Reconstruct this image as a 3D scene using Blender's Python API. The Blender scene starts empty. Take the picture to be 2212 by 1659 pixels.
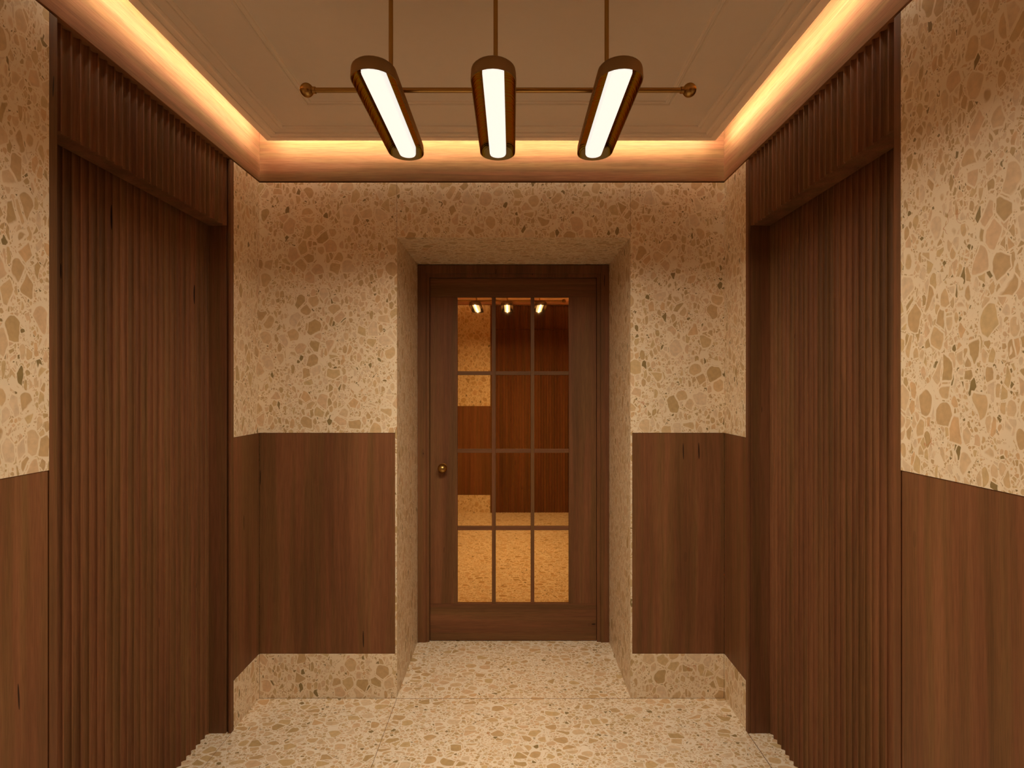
import bpy, bmesh, math, random
from mathutils import Vector, Matrix
random.seed(7)
sc = bpy.context.scene
C = sc.collection

# ------------------------------------------------------------------ camera, world, exposure
F_PX, W_PX, H_PX = 1150.0, 2212.0, 1659.0
EYE = 1.466
cam_d = bpy.data.cameras.new('camera')
cam_d.sensor_width = 36.0
cam_d.lens = F_PX / W_PX * 36.0
cam_d.shift_y = 8.5 / W_PX
cam_d.clip_start = 0.01
cam = bpy.data.objects.new('camera', cam_d)
cam.location = (0, 0, EYE)
cam.rotation_euler = (math.radians(90), 0, 0)
C.objects.link(cam)
sc.camera = cam
world = bpy.data.worlds.new('world')
sc.world = world
world.use_nodes = True
world.node_tree.nodes['Background'].inputs[0].default_value = (0.0, 0.0, 0.0, 1)
sc.view_settings.view_transform = 'Standard'
sc.view_settings.look = 'None'
sc.view_settings.gamma = 1.0
sc.view_settings.use_curve_mapping = False
sc.view_settings.exposure = 0.0
sc.cycles.max_bounces = 16
sc.cycles.diffuse_bounces = 10

LENS_COLOR = (1.0, 0.82, 0.58)
HEAD_W = 11.4               # watts of each of the five sources along one lamp head
LED_STRENGTH = 54.0
LED_COLOR = (1.0, 0.89, 0.69)
DIFFUSER_STRENGTH = 1.6     # the glowing opal face

# ------------------------------------------------------------------ room measures (metres, camera at the origin, +Y ahead)
XL, XR = -1.193, 1.002        # side wall faces
YB = 2.516                    # back wall face
YR = -0.06                    # rear wall face, just behind the camera
YD = 3.065                    # door frame face inside the niche
ZW = 2.436                    # top of the wall cladding
ZC = 2.443                    # underside of the wooden cornice
ZRAFT = 2.604                 # underside of the floating ceiling
ZTOP = 2.74
NX0, NX1, NZ = -0.544, 0.560, 2.178   # niche
WZ0, WZ1 = 0.208, 1.254       # wainscot
OY0, OY1 = 1.372, 2.283       # side openings, outside of their trims
LZ = 2.154                    # underside of the fluted lintels

# ------------------------------------------------------------------ node helpers
class NT:
    def __init__(s, name):
        s.m = bpy.data.materials.new(name); s.m.use_nodes = True
        s.t = s.m.node_tree; s.b = s.t.nodes['Principled BSDF']
    def n(s, typ, **kw):
        x = s.t.nodes.new(typ)
        for k, v in kw.items():
            if k.startswith('i_'):
                key = k[2:]
                x.inputs[int(key) if key.isdigit() else key.replace('_', ' ')].default_value = v
            else: setattr(x, k, v)
        return x
    def l(s, a, b): s.t.links.new(a, b)
    def math(s, op, a, b=None, c=None, clamp=False):
        x = s.t.nodes.new('ShaderNodeMath'); x.operation = op; x.use_clamp = clamp
        for i, v in enumerate((a, b, c)):
            if v is None: continue
            if isinstance(v, (int, float)): x.inputs[i].default_value = v
            else: s.l(v, x.inputs[i])
        return x.outputs[0]
    def vmath(s, op, a, b=None):
        x = s.t.nodes.new('ShaderNodeVectorMath'); x.operation = op
        for i, v in enumerate((a, b)):
            if v is None: continue
            if isinstance(v, (tuple, list)): x.inputs[i].default_value = v
            else: s.l(v, x.inputs[i])
        return x.outputs[0]
    def mix(s, f, a, b, blend='MIX'):
        x = s.t.nodes.new('ShaderNodeMix'); x.data_type = 'RGBA'; x.blend_type = blend
        for i, v in ((0, f), (6, a), (7, b)):
            if isinstance(v, (int, float)): x.inputs[i].default_value = v
            elif isinstance(v, (tuple, list)): x.inputs[i].default_value = (*v[:3], 1)
            else: s.l(v, x.inputs[i])
        return x.outputs[2]
    def ramp(s, f, stops, interp='LINEAR'):
        x = s.t.nodes.new('ShaderNodeValToRGB'); r = x.color_ramp; r.interpolation = interp
        while len(r.elements) < len(stops): r.elements.new(0.5)
        for e, (p, c) in zip(r.elements, stops):
            e.position = p; e.color = (*c, 1)
        s.l(f, x.inputs[0]); return x.outputs[0]
    def band(s, v, centre, half):
        return s.math('LESS_THAN', s.math('ABSOLUTE', s.math('SUBTRACT', v, centre)), half)

def coords(N, rot=(0, 0, 0), scl=(1, 1, 1), src=None, off=(0, 0, 0)):
    if src is None: src = N.n('ShaderNodeTexCoord').outputs['Object']
    mp = N.n('ShaderNodeMapping')
    mp.inputs['Rotation'].default_value = rot; mp.inputs['Scale'].default_value = scl
    mp.inputs['Location'].default_value = off
    N.l(src, mp.inputs[0]); return mp.outputs[0]

def terrazzo(name, joints=None, matrix=(0.79, 0.685, 0.53), rough=0.42, tilt=(0.2, 0.5, 0.3)):
    N = NT(name)
    obj = N.n('ShaderNodeTexCoord').outputs['Object']
    nz = N.n('ShaderNodeTexNoise', i_Scale=26.0, i_Detail=2.0); N.l(obj, nz.inputs['Vector'])
    w = N.vmath('SCALE', N.vmath('SUBTRACT', nz.outputs['Color'], (0.5, 0.5, 0.5))); w.node.inputs[3].default_value = 0.011
    p = N.vmath('ADD', obj, w)
    base = N.n('ShaderNodeTexNoise', i_Scale=9.0, i_Detail=4.0); N.l(obj, base.inputs['Vector'])
    col = N.mix(base.outputs['Fac'], tuple(c * 0.93 for c in matrix), tuple(c * 1.07 for c in matrix))
    mcol = col
    tans = [(0.0, (0.62, 0.455, 0.265)), (0.16, (0.67, 0.51, 0.33)), (0.30, (0.55, 0.39, 0.215)), (0.44, (0.66, 0.48, 0.31)),
            (0.58, (0.60, 0.45, 0.25)), (0.70, (0.70, 0.56, 0.40)), (0.82, (0.50, 0.36, 0.185)), (0.92, (0.64, 0.44, 0.25)), (0.975, (0.27, 0.20, 0.085))]
    layers = [  # scale, anisotropy, rotation, share of cells that are chips, edge gap, dark shift
        (180.0, (1, 1, 0.7), (0.3, 0.2, 0.9), 0.60, 0.10, 0.05),
        (82.0, (0.8, 1.2, 1.0), (1.1, 0.4, 0.2), 0.68, 0.075, 0.045),
        (42.0, (1.2, 1.4, 0.68), (0.7, 0.35, 0.2), 0.68, 0.065, 0.01),
        (21.0, (0.9, 1.3, 0.8), (0.55, 0.5, 0.5), 0.42, 0.055, -0.04),
    ]
    for sc_, an, rot, share, gap, ds in layers:
        v = coords(N, rot, tuple(a * sc_ for a in an), p, (sc_ * 0.37, sc_ * .11, 3.1))
        ve = N.n('ShaderNodeTexVoronoi', feature='DISTANCE_TO_EDGE', i_Scale=1.0, i_Randomness=1.0); N.l(v, ve.inputs['Vector'])
        vc = N.n('ShaderNodeTexVoronoi', feature='F1', i_Scale=1.0, i_Randomness=1.0); N.l(v, vc.inputs['Vector'])
        sep = N.n('ShaderNodeSeparateColor'); N.l(vc.outputs['Color'], sep.inputs[0])
        thr = N.math('MULTIPLY_ADD', sep.outputs[2], gap * 2.2, gap * 0.35)
        inside = N.math('MULTIPLY', N.math('SUBTRACT', ve.outputs['Distance'], thr), 26.0, clamp=True)
        inside = N.math('MINIMUM', inside, N.math('MULTIPLY', N.math('SUBTRACT', N.math('MULTIPLY_ADD', sep.outputs[1], 0.20, 0.55), vc.outputs['Distance']), 26.0, clamp=True))
        keep = N.math('LESS_THAN', sep.outputs[0], share)
        mask = N.math('MULTIPLY', inside, keep)
        cc = N.ramp(N.math('ADD', sep.outputs[1], ds), tans, 'CONSTANT')
        # faint clouding inside the stone chips
        cl = N.n('ShaderNodeTexNoise', i_Scale=60.0, i_Detail=3.0); N.l(obj, cl.inputs['Vector'])
        cc = N.mix(1.0, cc, N.ramp(cl.outputs['Fac'], [(0.3, (0.88, 0.88, 0.88)), (0.7, (1.08, 1.08, 1.08))]), 'MULTIPLY')
        halo = N.math('MULTIPLY', keep, N.math('MULTIPLY', N.math('ADD', N.math('SUBTRACT', ve.outputs['Distance'], thr), 0.06), 60.0, clamp=True))
        col = N.mix(halo, col, mcol)
        col = N.mix(mask, col, cc)
    # rare rust-coloured veins
    vn = N.n('ShaderNodeTexVoronoi', feature='F1', i_Scale=5.5); N.l(p, vn.inputs['Vector'])
    wv = N.n('ShaderNodeTexNoise', i_Scale=11.0, i_Detail=3.0); N.l(p, wv.inputs['Vector'])
    vein = N.math('MULTIPLY', N.band(wv.outputs['Fac'], 0.5, 0.006), N.math('LESS_THAN', vn.outputs['Distance'], 0.17))
    col = N.mix(N.math('MULTIPLY', vein, 0.55), col, (0.5, 0.2, 0.07))
    if joints:
        sp = N.n('ShaderNodeSeparateXYZ'); N.l(obj, sp.inputs[0])
        m = None
        for ax, c0, half, lim in joints:
            k = N.band(sp.outputs[ax], c0, half)
            if lim: 
                k = N.math('MULTIPLY', k, N.math('GREATER_THAN', sp.outputs[lim[0]], lim[1]))
                k = N.math('MULTIPLY', k, N.math('LESS_THAN', sp.outputs[lim[0]], lim[2]))
            m = k if m is None else N.math('MAXIMUM', m, k)
        col = N.mix(N.math('MULTIPLY', m, 0.8), col, (0.16, 0.09, 0.045))
    N.l(col, N.b.inputs['Base Color'])
    N.b.inputs['Roughness'].default_value = rough
    N.b.inputs['Specular IOR Level'].default_value = 0.35
    return N.m

def wood(name, axis='z', tone=1.0, marks=True, rough=0.55, fine_s=75, pale=0.0, spec=0.25, var=1.0):
    """axis = direction of the grain"""
    N = NT(name)
    ob = N.n('ShaderNodeTexCoord').outputs['Object']
    ai = 'xyz'.index(axis)
    def S(cross, along): 
        s = [cross] * 3; s[ai] = along; return tuple(s)
    wv = N.n('ShaderNodeTexNoise', i_Scale=1.0, i_Detail=3.0); N.l(coords(N, scl=S(5, 1.1), src=ob), wv.inputs['Vector'])
    w = N.vmath('SCALE', N.vmath('SUBTRACT', wv.outputs['Color'], (0.5, 0.5, 0.5))); w.node.inputs[3].default_value = 0.05
    p = N.vmath('ADD', ob, w)
    broad = N.n('ShaderNodeTexNoise', i_Scale=1.0, i_Detail=3.0, i_Roughness=0.6); N.l(coords(N, scl=S(11, 0.5), src=p), broad.inputs['Vector'])
    fine = N.n('ShaderNodeTexNoise', i_Scale=1.0, i_Detail=5.0, i_Roughness=0.7); N.l(coords(N, scl=S(fine_s, 1.5), src=p, off=(3, 5, 7)), fine.inputs['Vector'])
    pores = N.n('ShaderNodeTexNoise', i_Scale=1.0, i_Detail=2.0); N.l(coords(N, scl=S(420, 14), src=ob), pores.inputs['Vector'])
    t = tone
    a, b, c = [(r_ * t, (g_ + pale * r_) * t, (b_ + pale * r_) * t) for r_, g_, b_ in ((0.140, 0.056, 0.0245), (0.192, 0.079, 0.035), (0.245, 0.106, 0.048))]
    f = N.math('ADD', N.math('MULTIPLY', broad.outputs['Fac'], 0.6), N.math('MULTIPLY', fine.outputs['Fac'], 0.4))
    col = N.ramp(f, [(0.5 - 0.14 / var, a), (0.5, b), (0.5 + 0.14 / var, c)])
    ol = N.n('ShaderNodeTexNoise', i_Scale=1.0, i_Detail=2.0); N.l(coords(N, scl=S(28, 0.8), src=p, off=(11, 2, 5)), ol.inputs['Vector'])
    col = N.mix(1.0, col, N.ramp(ol.outputs['Fac'], [(0.42, (1, 1, 1)), (0.62, (0.84, 0.98, 0.86))]), 'MULTIPLY')
    col = N.mix(1.0, col, N.ramp(pores.outputs['Fac'], [(0.35, (0.86, 0.84, 0.82)), (0.55, (1.03, 1.03, 1.03))]), 'MULTIPLY')
    if marks:
        vo = N.n('ShaderNodeTexVoronoi', feature='F1', i_Scale=1.0); N.l(coords(N, scl=S(6.0, 2.2), src=p, off=(1.7, 0.4, 2.2)), vo.inputs['Vector'])
        sp = N.n('ShaderNodeSeparateColor'); N.l(vo.outputs['Color'], sp.inputs[0])
        rad = N.math('MULTIPLY_ADD', sp.outputs[2], 0.024, 0.012)
        k = N.math('MULTIPLY', N.math('LESS_THAN', vo.outputs['Distance'], rad), N.math('GREATER_THAN', sp.outputs[0], 0.42))
        halo = N.math('MULTIPLY', N.math('LESS_THAN', vo.outputs['Distance'], N.math('MULTIPLY', rad, 2.6)), N.math('GREATER_THAN', sp.outputs[0], 0.42))
        col = N.mix(N.math('MULTIPLY', halo, 0.16), col, (0.03, 0.012, 0.006))
        vs = N.n('ShaderNodeTexVoronoi', feature='F1', i_Scale=1.0); N.l(coords(N, scl=S(22.0, 1.5), src=p, off=(4.1, 9.3, 0.2)), vs.inputs['Vector'])
        s2 = N.n('ShaderNodeSeparateColor'); N.l(vs.outputs['Color'], s2.inputs[0])
        k2 = N.math('MULTIPLY', N.math('LESS_THAN', vs.outputs['Distance'], N.math('MULTIPLY_ADD', s2.outputs[1], 0.05, 0.02)), N.math('GREATER_THAN', s2.outputs[0], 0.35))
        k = N.math('MAXIMUM', k, k2)
        col = N.mix(N.math('MULTIPLY', k, 0.88), col, (0.012, 0.005, 0.003))
    N.l(col, N.b.inputs['Base Color'])
    N.b.inputs['Roughness'].default_value = rough
    N.b.inputs['Specular IOR Level'].default_value = spec
    return N.m

def plain(name, col, rough=0.5, metal=0.0, spec=0.5, emit=None, es=0.0, noise=0.0, bump=0.0, aniso=None):
    N = NT(name)
    if noise:
        nz = N.n('ShaderNodeTexNoise', i_Scale=35.0, i_Detail=4.0); N.l(N.n('ShaderNodeTexCoord').outputs['Object'], nz.inputs['Vector'])
        N.l(N.mix(nz.outputs['Fac'], tuple(c * (1 - noise) for c in col), tuple(c * (1 + noise) for c in col)), N.b.inputs['Base Color'])
    else: N.b.inputs['Base Color'].default_value = (*col, 1)
    N.b.inputs['Roughness'].default_value = rough; N.b.inputs['Metallic'].default_value = metal
    N.b.inputs['Specular IOR Level'].default_value = spec
    if metal > 0.5 and rough > 0.1: N.b.inputs['Specular Tint'].default_value = (0.62, 0.37, 0.13, 1)
    if emit: 
        N.b.inputs['Emission Color'].default_value = (*emit, 1); N.b.inputs['Emission Strength'].default_value = es
    if bump:
        # machined rings across the length of the reflector
        wv = N.n('ShaderNodeTexNoise', i_Scale=1.0, i_Detail=2.0)
        N.l(coords(N, scl=(4, 130, 4)), wv.inputs['Vector'])
        bp = N.n('ShaderNodeBump', i_Strength=bump, i_Distance=0.003); N.l(wv.outputs['Fac'], bp.inputs['Height'])
        N.l(bp.outputs[0], N.b.inputs['Normal'])
    return N.m

M_WALL = terrazzo('terrazzo_wall', joints=[(0, NX0, 0.0009, (2, NZ, 9)), (0, NX1, 0.0009, (2, NZ, 9))])
M_FLOOR = terrazzo('terrazzo_floor', joints=[(1, YB - 0.002, 0.0016, None), (0, NX0, 0.0013, (1, -1, YB)),
                   (0, XR, 0.002, (1, OY0, OY1)), (0, XL, 0.001, (1, OY0, OY1))],
                   matrix=(0.82, 0.745, 0.635), rough=0.3, tilt=(1.1, 0.2, 0.6))
M_WZ = wood('walnut_upright_grain', 'z')
M_WZD = wood('walnut_door_upright', 'z', 0.9)
M_WX = wood('walnut_cross_grain', 'x', 0.9)
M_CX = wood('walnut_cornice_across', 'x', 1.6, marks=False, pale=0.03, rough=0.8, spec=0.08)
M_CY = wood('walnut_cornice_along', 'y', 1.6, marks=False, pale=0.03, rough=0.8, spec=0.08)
M_WY = wood('walnut_grain_along', 'y', 0.9, marks=False)
M_FL = wood('walnut_fluted', 'z', 1.0, rough=0.6, fine_s=170, var=1.15, spec=0.2)
M_PL = plain('painted_plaster', (0.86, 0.80, 0.72), 0.75, noise=0.02, spec=0.2)
M_DARK = plain('dark_reveal', (0.02, 0.01, 0.006), 0.8)
M_BR = plain('aged_brass', (0.42, 0.26, 0.085), 0.3, 1.0, noise=0.08)
M_BRI = plain('brass_reflector', (0.10, 0.048, 0.012), 0.2, 1.0, bump=0.6)
M_SH = plain('bronze_lamp_body', (0.27, 0.19, 0.095), 0.5, 0.75, noise=0.05)
M_DIF = plain('lit_opal_diffuser', (0.9, 0.87, 0.8), 0.5, emit=(0.555, 0.54, 0.49), es=DIFFUSER_STRENGTH)
M_LED = plain('led_strip_light', (0.9, 0.8, 0.6), 0.5, emit=LED_COLOR, es=LED_STRENGTH)
M_GLASS = plain('bronze_mirror_glass', (0.86, 0.54, 0.22), 0.015, 1.0)

# ------------------------------------------------------------------ mesh helpers
def link(name, bm, mat, parent=None, smooth=None, bevel=0.0):
    bmesh.ops.recalc_face_normals(bm, faces=bm.faces)
    me = bpy.data.meshes.new(name); bm.to_mesh(me); bm.free()
    for m in (mat if isinstance(mat, (list, tuple)) else [mat]): me.materials.append(m)
    o = bpy.data.objects.new(name, me); C.objects.link(o)
    if smooth is not None:
        for p in me.polygons: p.use_smooth = True
        me.set_sharp_from_angle(angle=math.radians(smooth))
    if bevel:
        b = o.modifiers.new('bevel', 'BEVEL'); b.width = bevel; b.segments = 2; b.limit_method = 'ANGLE'; b.angle_limit = math.radians(40)
    if parent: o.parent = parent
    return o

def box(bm, x0, x1, y0, y1, z0, z1, mi=0):
    if x0 > x1: x0, x1 = x1, x0
    v = [bm.verts.new(p) for p in ((x0, y0, z0), (x1, y0, z0), (x1, y1, z0), (x0, y1, z0), (x0, y0, z1), (x1, y0, z1), (x1, y1, z1), (x0, y1, z1))]
    for q in ((0, 3, 2, 1), (4, 5, 6, 7), (0, 1, 5, 4), (1, 2, 6, 5), (2, 3, 7, 6), (3, 0, 4, 7)):
        f = bm.faces.new([v[i] for i in q]); f.material_index = mi

def boxes(name, lst, mat, parent=None, bevel=0.0):
    bm = bmesh.new()
    for b in lst: box(bm, *b)
    return link(name, bm, mat, parent, bevel=bevel)

def tag(o, label=None, cat=None, group=None, kind=None):
    if label: o['label'] = label
    if cat: o['category'] = cat
    if group: o['group'] = group
    if kind: o['kind'] = kind
    return o

def empty(name, loc=(0, 0, 0)):
    o = bpy.data.objects.new(name, None); o.location = loc; o.empty_display_size = 0.1; C.objects.link(o); return o

def adopt(root, *kids):
    """parent world-built parts to a root that stands somewhere else"""
    for k in kids:
        k.parent = root; k.matrix_parent_inverse = Matrix.Translation(root.location).inverted()

def prism(bm, poly, z0, z1):
    a = [bm.verts.new((x, y, z0)) for x, y in poly]; b = [bm.verts.new((x, y, z1)) for x, y in poly]
    n = len(poly)
    bm.faces.new(a[::-1]); bm.faces.new(b)
    for i in range(n): bm.faces.new((a[i], a[(i + 1) % n], b[(i + 1) % n], b[i]))

def flute_profile(length, period=0.0319, flat=0.005, depth=0.0115, seg=12):
    """(distance along, depth behind the ridge) of concave flutes"""
    n = max(1, round(length / period)); per = length / n; w = (per - flat) / 2
    r = (w * w + depth * depth) / (2 * depth); A = math.asin(min(1, w / r))
    pts = [(0.0, 0.0)]
    for i in range(n):
        c = (i + 0.5) * per
        for k in range(seg + 1):
            a = -A + 2 * A * k / seg
            pts.append((c + r * math.sin(a), depth - (r - r * math.cos(a))))
    pts.append((length, 0.0)); return pts

# ------------------------------------------------------------------ the shell
T = 0.16
o = boxes('floor', [(XL - 0.3, XR + 0.3, YR - 0.2, YD + 0.25, -0.1, 0.0)], M_FLOOR)
tag(o, 'pale beige terrazzo floor with thin tile joints', 'floor', kind='structure')

# ceiling: solid slab above, floating plaster raft with stepped mouldings below it
def rect_ring(bm, x0, x1, y0, y1, prof, close=True):
    rings = []
    for ins, z in prof:
        rings.append([bm.verts.new(p) for p in ((x0 + ins, y0 + ins, z), (x1 - ins, y0 + ins, z), (x1 - ins, y1 - ins, z), (x0 + ins, y1 - ins, z))])
    for a, b in zip(rings, rings[1:]):
        for i in range(4): bm.faces.new((a[i], a[(i + 1) % 4], b[(i + 1) % 4], b[i]))
    if close:
        bm.faces.new(rings[-1]); bm.faces.new(rings[0][::-1])
G = 0.066
bm = bmesh.new()
box(bm, XL - T, XR + T, YR - T, YB + T, ZTOP, ZTOP + 0.1)
Z = ZRAFT
def bead(c, w, h, n=6):
    h *= 1.7   # a small half-round strip hanging below the surface
    return [(c - w * math.cos(math.pi * k / n), h * math.sin(math.pi * k / n)) for k in range(n + 1)]
prof = [(0.010, Z + 0.036), (0.010, Z + 0.004), (0.0, Z + 0.004), (0.0, Z), (0.030, Z), (0.031, Z + 0.004), (0.050, Z + 0.004)]
prof += [(a, Z + 0.006 - b) for a, b in bead(0.0595, 0.0085, 0.005)]
prof += [(0.096, Z + 0.006), (0.0965, Z + 0.003), (0.104, Z + 0.003)]
prof += [(a, Z + 0.009 - b) for a, b in bead(0.116, 0.008, 0.005)]
prof += [(0.292, Z + 0.009)]
prof += [(a, Z + 0.009 - b) for a, b in bead(0.298, 0.005, 0.004)]
prof += [(0.306, Z + 0.007)]
prof += [(a, Z + 0.009 - b) for a, b in bead(0.317, 0.006, 0.0045)]
prof += [(0.33, Z + 0.009)]
rect_ring(bm, XL + G, XR - G, YR + G, YB - G, prof)
for hx in (-0.8, 0.6):
    for hy in (0.5, 2.0): box(bm, hx - 0.01, hx + 0.01, hy - 0.01, hy + 0.01, Z + 0.03, ZTOP + 0.01)
ceil = link('ceiling', bm, M_PL)
tag(ceil, 'beige plaster ceiling raft with stepped mouldings and glowing cove edge', 'ceiling', kind='structure')
i0 = 0.0025; zt = Z + 0.009; zu = Z + 0.020
led = boxes('led_strip', [(XL + G + .01, XR - G - .01, YB - G - .0098, YB - G - i0, zt, zu),
                          (XL + G + .01, XR - G - .01, YR + G + i0, YR + G + .0098, zt, zu),
                          (XL + G + i0, XL + G + .0098, YR + G + 0.01, YB - G - 0.01, zt, zu),
                          (XR - G - .0098, XR - G - i0, YR + G + 0.01, YB - G - 0.01, zt, zu)], M_LED, ceil)
led['label'] = 'warm glowing light strip hidden behind the ceiling edge'

# walls: terrazzo cladding above the wainscot, solid core behind
SET = 0.012
def side_wall(name, s, X0, label):
    L = []
    for y0, y1 in ((YR, OY0), (OY1, YB)):
        L.append((s * X0, s * (X0 + T), y0, y1, WZ1, ZW))
        L.append((s * (X0 + SET), s * (X0 + T), y0, y1, 0.0, WZ1))
    for y0, y1, d in ((YR, OY0, 0.02), (OY1, YB, 0.02), (OY0, OY1, 0.11)):   # core behind the shadow gap
        L.append((s * (X0 + d), s * (X0 + T), y0, y1, ZW, ZC + 0.02))
    L.append((s * (X0 + 0.12), s * (X0 + T + .04), OY0 - 0.02, OY1 + 0.02, 0, ZW))  # backing of the opening
    o = boxes(name, L, M_WALL, bevel=0.0)
    return tag(o, label, 'wall', kind='structure')
side_wall('wall_left', -1, -XL, 'cream and tan terrazzo wall on the left')
side_wall('wall_right', 1, XR, 'cream and tan terrazzo wall on the right')
YN = YD + 0.14
wb = boxes('wall_back', [
    (XL - T, NX0, YB, YN, WZ1, ZW), (NX1, XR + T, YB, YN, WZ1, ZW), (NX0, NX1, YB, YN, NZ, ZW),
    (XL - T, NX0, YB + SET, YN, 0, WZ1), (NX1, XR + T, YB + SET, YN, 0, WZ1),
    (NX0 - 0.008, NX0, YB, YB + SET, 0, WZ1), (NX1, NX1 + 0.008, YB, YB + SET, 0, WZ1),
    (XL - T, XR + T, YB + 0.02, YB + T, ZW, ZC + 0.02),
    (NX0 - .1, NX1 + .1, YD + 0.12, YN + 0.05, 0, NZ + .05)], M_WALL)
tag(wb, 'terrazzo back wall framing the deep door niche', 'wall', kind='structure')
FX = -0.235   # where the fluted panel starts on the rear wall
wr = boxes('wall_rear', [
    (XL - T, FX - 0.02, YR - T, YR, WZ1, ZW), (XL - T, FX - 0.02, YR - T, YR - SET, 0, WZ1),
    (FX - 0.02, XR + T, YR - T, YR - 0.06, 0, ZW), (XL - T, XR + T, YR - T, YR - 0.02, ZW, ZC + 0.02)], M_WALL)
tag(wr, 'terrazzo rear wall seen mirrored in the door glass', 'wall', kind='structure')

# baseboards of the same terrazzo
def base(name, lst, label): tag(boxes(name, lst, M_WALL, bevel=0.0012), label, 'skirting', kind='structure')
base('baseboard_left', [(XL - SET, XL, YR, OY0, 0, WZ0)], 'tall terrazzo skirting at the near left wall')
base('baseboard_left_far', [(XL - SET, XL, OY1, YB, 0, WZ0)], 'short terrazzo skirting between left fluted door and back corner')
base('baseboard_right', [(XR, XR + SET, YR, OY0, 0, WZ0)], 'tall terrazzo skirting at the near right wall')
base('baseboard_right_far', [(XR, XR + SET, OY1, YB, 0, WZ0)], 'short terrazzo skirting between right fluted door and back corner')
base('baseboard_back_left', [(XL, NX0 - 0.008, YB, YB + SET, 0, WZ0)], 'terrazzo skirting left of the door niche')
base('baseboard_back_right', [(NX1 + 0.008, XR, YB, YB + SET, 0, WZ0)], 'terrazzo skirting right of the door niche')
base('baseboard_rear', [(XL, FX - 0.02, YR - SET, YR, 0, WZ0)], 'terrazzo skirting on the rear wall, mirrored in the glass')

# wooden wainscot panels, set a hair behind the stone
R1, R2 = 0.0025, SET - 0.0006
def wains(lst, label, grp=None):
    o = boxes('wainscot_panel', lst, M_WZ, bevel=0.0008)
    tag(o, label, 'wood panel', grp)
e = 0.0006
wains([(XL - R2, XL - R1, YR + .002, OY0 - e, WZ0 + e, WZ1 - e)], 'reddish brown wood wainscot panel at the near end of the left wall')
wains([(XL - R2, XL - R1, OY1 + e, YB + R1 - 0.0002, WZ0 + e, WZ1 - e)], 'narrow wood wainscot panel between the left fluted door and the corner')
wains([(XR + R1, XR + R2, YR + .002, OY0 - e, WZ0 + e, WZ1 - e)], 'reddish brown wood wainscot panel at the near end of the right wall')
wains([(XR + R1, XR + R2, OY1 + e, YB + R1 - 0.0002, WZ0 + e, WZ1 - e)], 'narrow wood wainscot panel between the right fluted door and the corner')
wains([(XL - R1 + 0.0002, NX0 - 0.0085, YB + R1, YB + R2, WZ0 + e, WZ1 - e)], 'wide wood wainscot panel on the back wall left of the glazed door')
wains([(NX1 + 0.0085, XR + R1 - 0.0002, YB + R1, YB + R2, WZ0 + e, WZ1 - e)], 'wood wainscot panel on the back wall right of the glazed door')
wains([(XL + e, FX - 0.0206, YR - R2, YR - R1, WZ0 + e, WZ1 - e)], 'wood wainscot panel on the rear wall, mirrored in the left glass panes')

# cornice boards above a shadow gap
def cornice(name, lst, mat, label): tag(boxes(name, lst, mat, bevel=0.001), label, 'cornice', kind='structure')
cornice('trim_1', [(XL - 0.03, XL, YR - 0.03, YB + 0.03, ZC, ZTOP - .001)], M_CY, 'wooden cornice board along the left wall, lit from the cove')
cornice('trim_2', [(XL, XR, YB, YB + 0.03, ZC, ZTOP - .001)], M_CX, 'wooden cornice board along the back wall, lit from the cove')
cornice('trim_3', [(XR, XR + 0.03, YR - 0.03, YB + 0.03, ZC, ZTOP - .001)], M_CY, 'wooden cornice board along the right wall, lit from the cove')
cornice('trim_4', [(XL, XR, YR - 0.03, YR, ZC, ZTOP - .001)], M_CX, 'wooden cornice board along the rear wall')

# ------------------------------------------------------------------ fluted side doors
def fluted_door(name, s, X0, lint_back, label):
    TW = 0.025
    root = empty(name, (s * (X0 + 0.05), (OY0 + OY1) / 2, 0)); tag(root, label, 'door', kind='structure')
    y0, y1 = OY0 + TW, OY1 - TW
    D = 0.092                      # door plane behind the wall face
    X = lambda d: s * (X0 + d)
    # trims standing flush with the wall at both ends
    t1 = boxes('casing', [(X(0), X(0.105), OY0 + e, y0, 0, ZW)], M_WZD, bevel=0.0012)
    t2 = boxes('casing', [(X(0), X(0.010), y1, OY1 - e, 0, ZW), (X(0.010), X(0.105), y1 + 0.012, OY1 - e, 0, ZW)], M_WZD, bevel=0.0012)
    gap = 0.021 if s < 0 else 0.011
    jb = boxes('jamb', [(X(gap), X(0.105), y1 + 0.0005, y1 + 0.0115, 0, ZW - 0.01)], M_WZD, bevel=0.0008)
    # fluted door leaf
    bm = bmesh.new()
    pr = [(X(D + d), y0 + a) for a, d in flute_profile(y1 - y0 - 0.001)]
    poly = pr + [(X(0.119), y1 - 0.001), (X(0.119), y0)]
    prism(bm, poly, 0.0, ZW - 0.02)
    leaf = link('fluted_leaf', bm, M_FL, smooth=25)
    # fluted lintel box hanging in front of it
    bm = bmesh.new()
    pr = [(X(lint_back + d), y0 + a) for a, d in flute_profile(y1 - y0)]
    poly = pr + [(X(D - 0.0005), y1), (X(D - 0.0005), y0)]
    prism(bm, poly, LZ, ZC - 0.0006)
    lin = link('lintel', bm, M_FL, smooth=25)
    adopt(root, t1, t2, jb, leaf, lin)
fluted_door('door_2', -1, -XL, 0.016, 'fluted walnut door recessed in the left wall under a fluted lintel')
fluted_door('door_3', 1, XR, 0.008, 'fluted walnut door recessed in the right wall under a fluted lintel')

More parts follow.
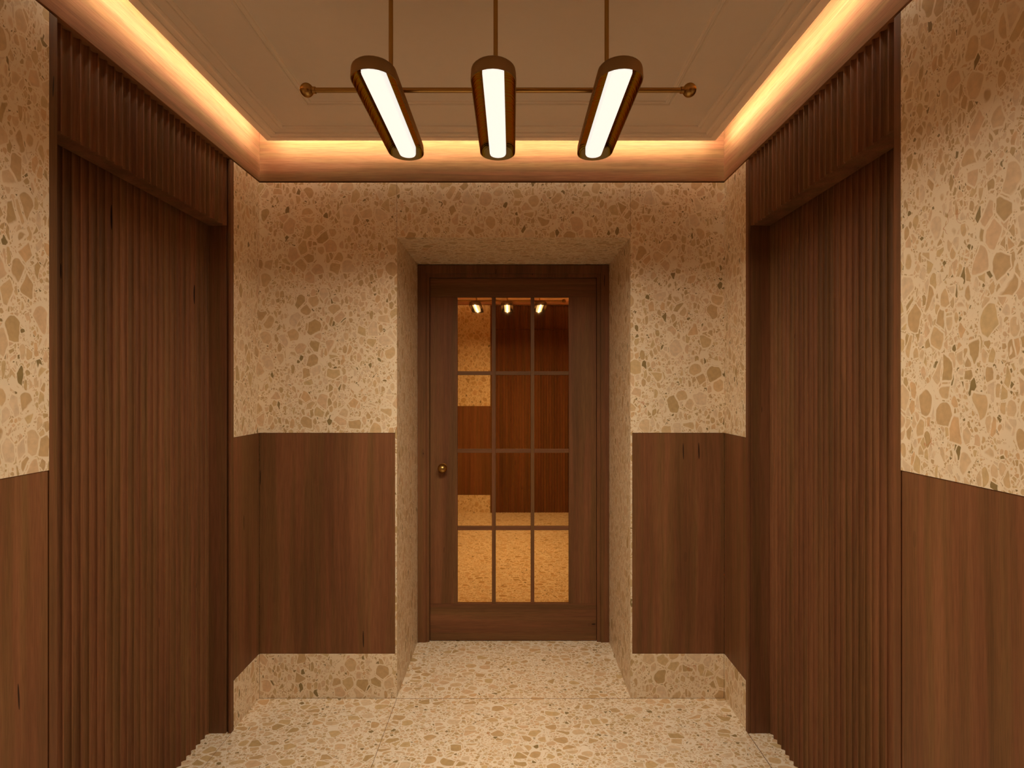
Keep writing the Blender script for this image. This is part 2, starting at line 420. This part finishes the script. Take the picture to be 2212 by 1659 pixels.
# rear fluted panel, mirrored in the glass
root = empty('door_4', ((FX + XR) / 2, YR - 0.02, 0)); tag(root, 'flush fluted walnut door on the rear wall, mirrored in the glass', 'door', kind='structure')
kids = []
for nm, z0, z1 in (('fluted_leaf', 0.0, LZ - 0.002), ('lintel', LZ + 0.002, ZW)):
    bm = bmesh.new()
    pr = [(FX + a, YR - 0.004 - d) for a, d in flute_profile(XR - FX - 0.002)]
    prism(bm, pr + [(XR - 0.002, YR - 0.05), (FX, YR - 0.05)], z0, z1)
    kids.append(link(nm, bm, M_FL, smooth=25))
kids.append(boxes('casing', [(FX - 0.0195, FX - 0.0005, YR - 0.05, YR + 0.001, 0, ZW)], M_WZD, bevel=0.001))
adopt(root, *kids)

# ------------------------------------------------------------------ glazed door in the niche
root = empty('door_1', ((NX0 + NX1) / 2, YD, 0)); tag(root, 'brown wooden door with twelve bronze mirrored panes in the niche', 'door', kind='structure')
LX0, LX1, LTOP, YL = -0.4745, 0.488, 2.101, 3.083
def P(x): return (x - 1106) / 373.0
def Q(y): return EYE - (y - 838) / 373.0
fr = boxes('door_frame', [
    (NX0 + .001, NX0 + 0.048, YD, YD + 0.10, 0, NZ - 0.004), (NX1 - 0.048, NX1 - .001, YD, YD + 0.10, 0, NZ - 0.004),
    (NX0 + 0.048, LX0 - 0.002, YD + 0.006, YD + 0.10, 0, NZ - 0.004), (LX1 + 0.002, NX1 - 0.048, YD + 0.006, YD + 0.10, 0, NZ - 0.004)], M_WZD, bevel=0.0012)
hd = boxes('door_frame_head', [(NX0 + 0.048, NX1 - 0.048, YD, YD + 0.10, LTOP + 0.024, NZ - 0.004),
                               (LX0 - 0.002, LX1 + 0.002, YD + 0.006, YD + 0.10, LTOP + 0.002, LTOP + 0.024)], M_WZD, bevel=0.0012)
GX0, GX1, GZ1, GZ0 = P(988), P(1229), Q(642), Q(1303.5)
ZL0 = 0.004
leaf = boxes('door_leaf', [(LX0, GX0, YL, YL + 0.045, GZ0, GZ1), (GX1, LX1, YL, YL + 0.045, GZ0, GZ1)], M_WZD, bevel=0.0008)
rt = boxes('rail', [(LX0, LX1, YL, YL + 0.045, GZ1 + .0004, LTOP)], M_WX, bevel=0.0008)
rb = boxes('rail', [(LX0, LX1, YL, YL + 0.045, ZL0, GZ0 - .0004)], M_WX, bevel=0.0008)
mun = []
vx = [(1062.6, 1070.6), (1146.6, 1154.2)]; hz = [(802, 810), (970.2, 978.2), (1137.4, 1145.6)]
for a, b in vx: mun.append(boxes('muntin', [(P(a), P(b), YL + 0.001, YL + 0.03, GZ0 + .0005, GZ1 - .0005)], M_WZD, bevel=0.0008))
cols = [(GX0, P(vx[0][0])), (P(vx[0][1]), P(vx[1][0])), (P(vx[1][1]), GX1)]
for a, b in hz:
    mun.append(boxes('muntin', [(c0 + .0004, c1 - .0004, YL + 0.0015, YL + 0.03, Q(b), Q(a)) for c0, c1 in cols], M_WX, bevel=0.0008))
rows = [(GZ1, Q(hz[0][0])), (Q(hz[0][1]), Q(hz[1][0])), (Q(hz[1][1]), Q(hz[2][0])), (Q(hz[2][1]), GZ0)]
panes = []
for c0, c1 in cols:
    for r1, r0 in rows:
        panes.append(boxes('glass_pane', [(c0 + .0006, c1 - .0006, YL + 0.012, YL + 0.018, r0 + .0006, r1 - .0006)], M_GLASS))
adopt(root, fr, hd, leaf)
bpy.context.view_layer.update()
for k in [rt, rb] + mun + panes: 
    k.parent = leaf; k.matrix_parent_inverse = leaf.matrix_world.inverted()

def lathe(name, prof, mat, loc, axis='y', seg=40, parent=None):
    bm = bmesh.new(); rings = []
    for r, h in prof:
        ring = []
        for k in range(seg):
            a = 2 * math.pi * k / seg
            p = {'y': (r * math.cos(a), h, r * math.sin(a)), 'z': (r * math.cos(a), r * math.sin(a), h), 'x': (h, r * math.cos(a), r * math.sin(a))}[axis]
            ring.append(bm.verts.new(Vector(p) + Vector(loc)))
        rings.append(ring)
    for a, b in zip(rings, rings[1:]):
        for i in range(seg): bm.faces.new((a[i], a[(i + 1) % seg], b[(i + 1) % seg], b[i]))
    bm.faces.new(rings[0]); bm.faces.new(rings[-1])
    bmesh.ops.remove_doubles(bm, verts=bm.verts, dist=1e-6)
    return link(name, bm, mat, parent, smooth=40)
R = 0.0265
pk = [(0.024, 0.0), (0.024, -0.004), (0.011, -0.006), (0.009, -0.02)]
pk += [(R * math.sin(a), -0.042 - R * math.cos(a)) for a in [math.pi - math.radians(20) - k * (math.pi - math.radians(20)) / 16 for k in range(16)]] + [(0.0004, -0.042 - R)]
knob = lathe('door_knob', pk, M_BR, (-0.398, YL, 1.006), 'y')
knob.parent = leaf; knob.matrix_parent_inverse = leaf.matrix_world.inverted(); knob['label'] = 'round brass door knob'

# ------------------------------------------------------------------ three-headed brass pendant
YN_, YF_ = 1.176, 1.655
ZRIM = EYE + 0.7065
YBAR, ZBAR = 1.400, EYE + 0.783
HEADS = (-0.3185, -0.0430, 0.2490)
pend = empty('pendant_lamp', (HEADS[1], YBAR, ZRAFT))
tag(pend, 'brass pendant with three downward glowing capsule heads on a ball-ended bar', 'pendant lamp')
def stadium(cx, y0, y1, w, z, n=14):
    r = w / 2; pts = []
    for k in range(n + 1):
        a = math.pi * k / n; pts.append((cx + r * math.cos(a), y1 - r + r * math.sin(a), z))
    for k in range(n + 1):
        a = math.pi + math.pi * k / n; pts.append((cx + r * math.cos(a), y0 + r + r * math.sin(a), z))
    return pts
def loft(bm, loops, cap0=True, cap1=True):
    rs = [[bm.verts.new(p) for p in l] for l in loops]
    n = len(rs[0])
    for a, b in zip(rs, rs[1:]):
        for i in range(n): bm.faces.new((a[i], a[(i + 1) % n], b[(i + 1) % n], b[i]))
    if cap0: bm.faces.new(rs[0])
    if cap1: bm.faces.new(rs[-1])
def st(cx, ins, z): return stadium(cx, YN_ + ins, YF_ - ins, 0.1055 - 2 * ins, z)
parts = []
for hx in HEADS:
    bm = bmesh.new()
    BH = 0.034
    outer = [st(hx, 0.0014, ZRIM + 0.0146), st(hx, 0, ZRIM)]
    ol = [st(hx, 0.0125, ZRIM + BH)] + [st(hx, 0.0125 - 0.0115 * math.sin(a), ZRIM + BH - 0.0115 * (1 - math.cos(a))) for a in (0.5, 1.05, 1.57)] + [st(hx, 0, ZRIM + 0.004), st(hx, 0.0004, ZRIM), st(hx, 0.0022, ZRIM)]
    loft(bm, ol, True, False)
    shade = link('lamp_shade', bm, M_SH, smooth=35)
    bm = bmesh.new()
    il = [st(hx, 0.0022, ZRIM), st(hx, 0.003, ZRIM + 0.010), st(hx, 0.006, ZRIM + 0.019), st(hx, 0.0125, ZRIM + 0.026), st(hx, 0.024, ZRIM + 0.029)]
    loft(bm, il, False, True)
    refl = link('reflector', bm, M_BRI, smooth=60)
    bm = bmesh.new()
    def sd(ins, z): return stadium(hx, YN_ + 0.012 + ins, YF_ - 0.006 - ins, 0.0495 - 2 * ins, z)
    loft(bm, [sd(0, ZRIM + 0.0285), sd(0, ZRIM + 0.009), sd(0.001, ZRIM + 0.0065), sd(0.002, ZRIM + 0.005)])
    dif = link('diffuser', bm, M_DIF, smooth=40); dif['label'] = 'glowing white diffuser'
    stem = lathe('stem', [(0.0058, ZBAR - 0.0815 + BH + 0.005), (0.0058, ZRAFT + 0.008)], M_BR, (hx, YBAR, 0), 'z', 20)
    can = lathe('ceiling_canopy', [(0.03, ZRAFT - 0.008), (0.03, ZRAFT + 0.0085)], M_BR, (hx, YBAR, 0), 'z', 32)
    adopt(pend, shade, stem, can)
    bpy.context.view_layer.update()
    for k in (refl, dif):
        k.parent = shade; k.matrix_parent_inverse = shade.matrix_world.inverted()
    for q in range(5):
        ld = bpy.data.lights.new('lamp_light', 'SPOT'); ld.energy = HEAD_W; ld.color = LENS_COLOR
        ld.shadow_soft_size = 0.0; ld.spot_size = math.radians(172); ld.spot_blend = 0.12
        # a downlight's profile: strongest straight down, narrower across the capsule than along it
        ld.use_nodes = True; lt = ld.node_tree; em = lt.nodes['Emission']
        tc = lt.nodes.new('ShaderNodeTexCoord'); sx = lt.nodes.new('ShaderNodeSeparateXYZ'); ab = lt.nodes.new('ShaderNodeMath'); ab.operation = 'ABSOLUTE'
        lt.links.new(tc.outputs['Normal'], sx.inputs[0]); lt.links.new(sx.outputs['Z'], ab.inputs[0]); pw = lt.nodes.new('ShaderNodeMath'); pw.operation = 'POWER'; pw.inputs[1].default_value = 1.35; lt.links.new(ab.outputs[0], pw.inputs[0]); 
        ax = lt.nodes.new('ShaderNodeMath'); ax.operation = 'ABSOLUTE'; lt.links.new(sx.outputs['X'], ax.inputs[0])
        ma = lt.nodes.new('ShaderNodeMath'); ma.operation = 'MULTIPLY_ADD'; ma.inputs[1].default_value = -0.62; ma.inputs[2].default_value = 1.0; lt.links.new(ax.outputs[0], ma.inputs[0])
        mu = lt.nodes.new('ShaderNodeMath'); mu.operation = 'MULTIPLY'; lt.links.new(pw.outputs[0], mu.inputs[0]); lt.links.new(ma.outputs[0], mu.inputs[1])
        lt.links.new(mu.outputs[0], em.inputs['Strength'])
        lo = bpy.data.objects.new('lamp_light', ld); lo.location = (hx, YN_ + 0.06 + (YF_ - YN_ - 0.12) * q / 4, ZRIM + 0.003); C.objects.link(lo)
        adopt(pend, lo)
bar = lathe('crossbar', [(0.0062, -0.527), (0.0062, 0.454)], M_BR, (0, YBAR, ZBAR), 'x', 20)
adopt(pend, bar)
for bx in (-0.5395, 0.4665):
    s_ = 1 if bx > 0 else -1
    r = 0.0175
    pts = [(r * math.sin(math.pi * k / 20) + 0.0001, -r * math.cos(math.pi * k / 20)) for k in range(21)]
    ball = lathe('finial', pts, M_BR, (bx, YBAR, ZBAR), 'x', 32)
    col = lathe('collar', [(0.0085, -0.004), (0.0085, 0.004)], M_BR, (bx - s_ * 0.019, YBAR, ZBAR), 'x', 24)
    adopt(pend, ball, col)
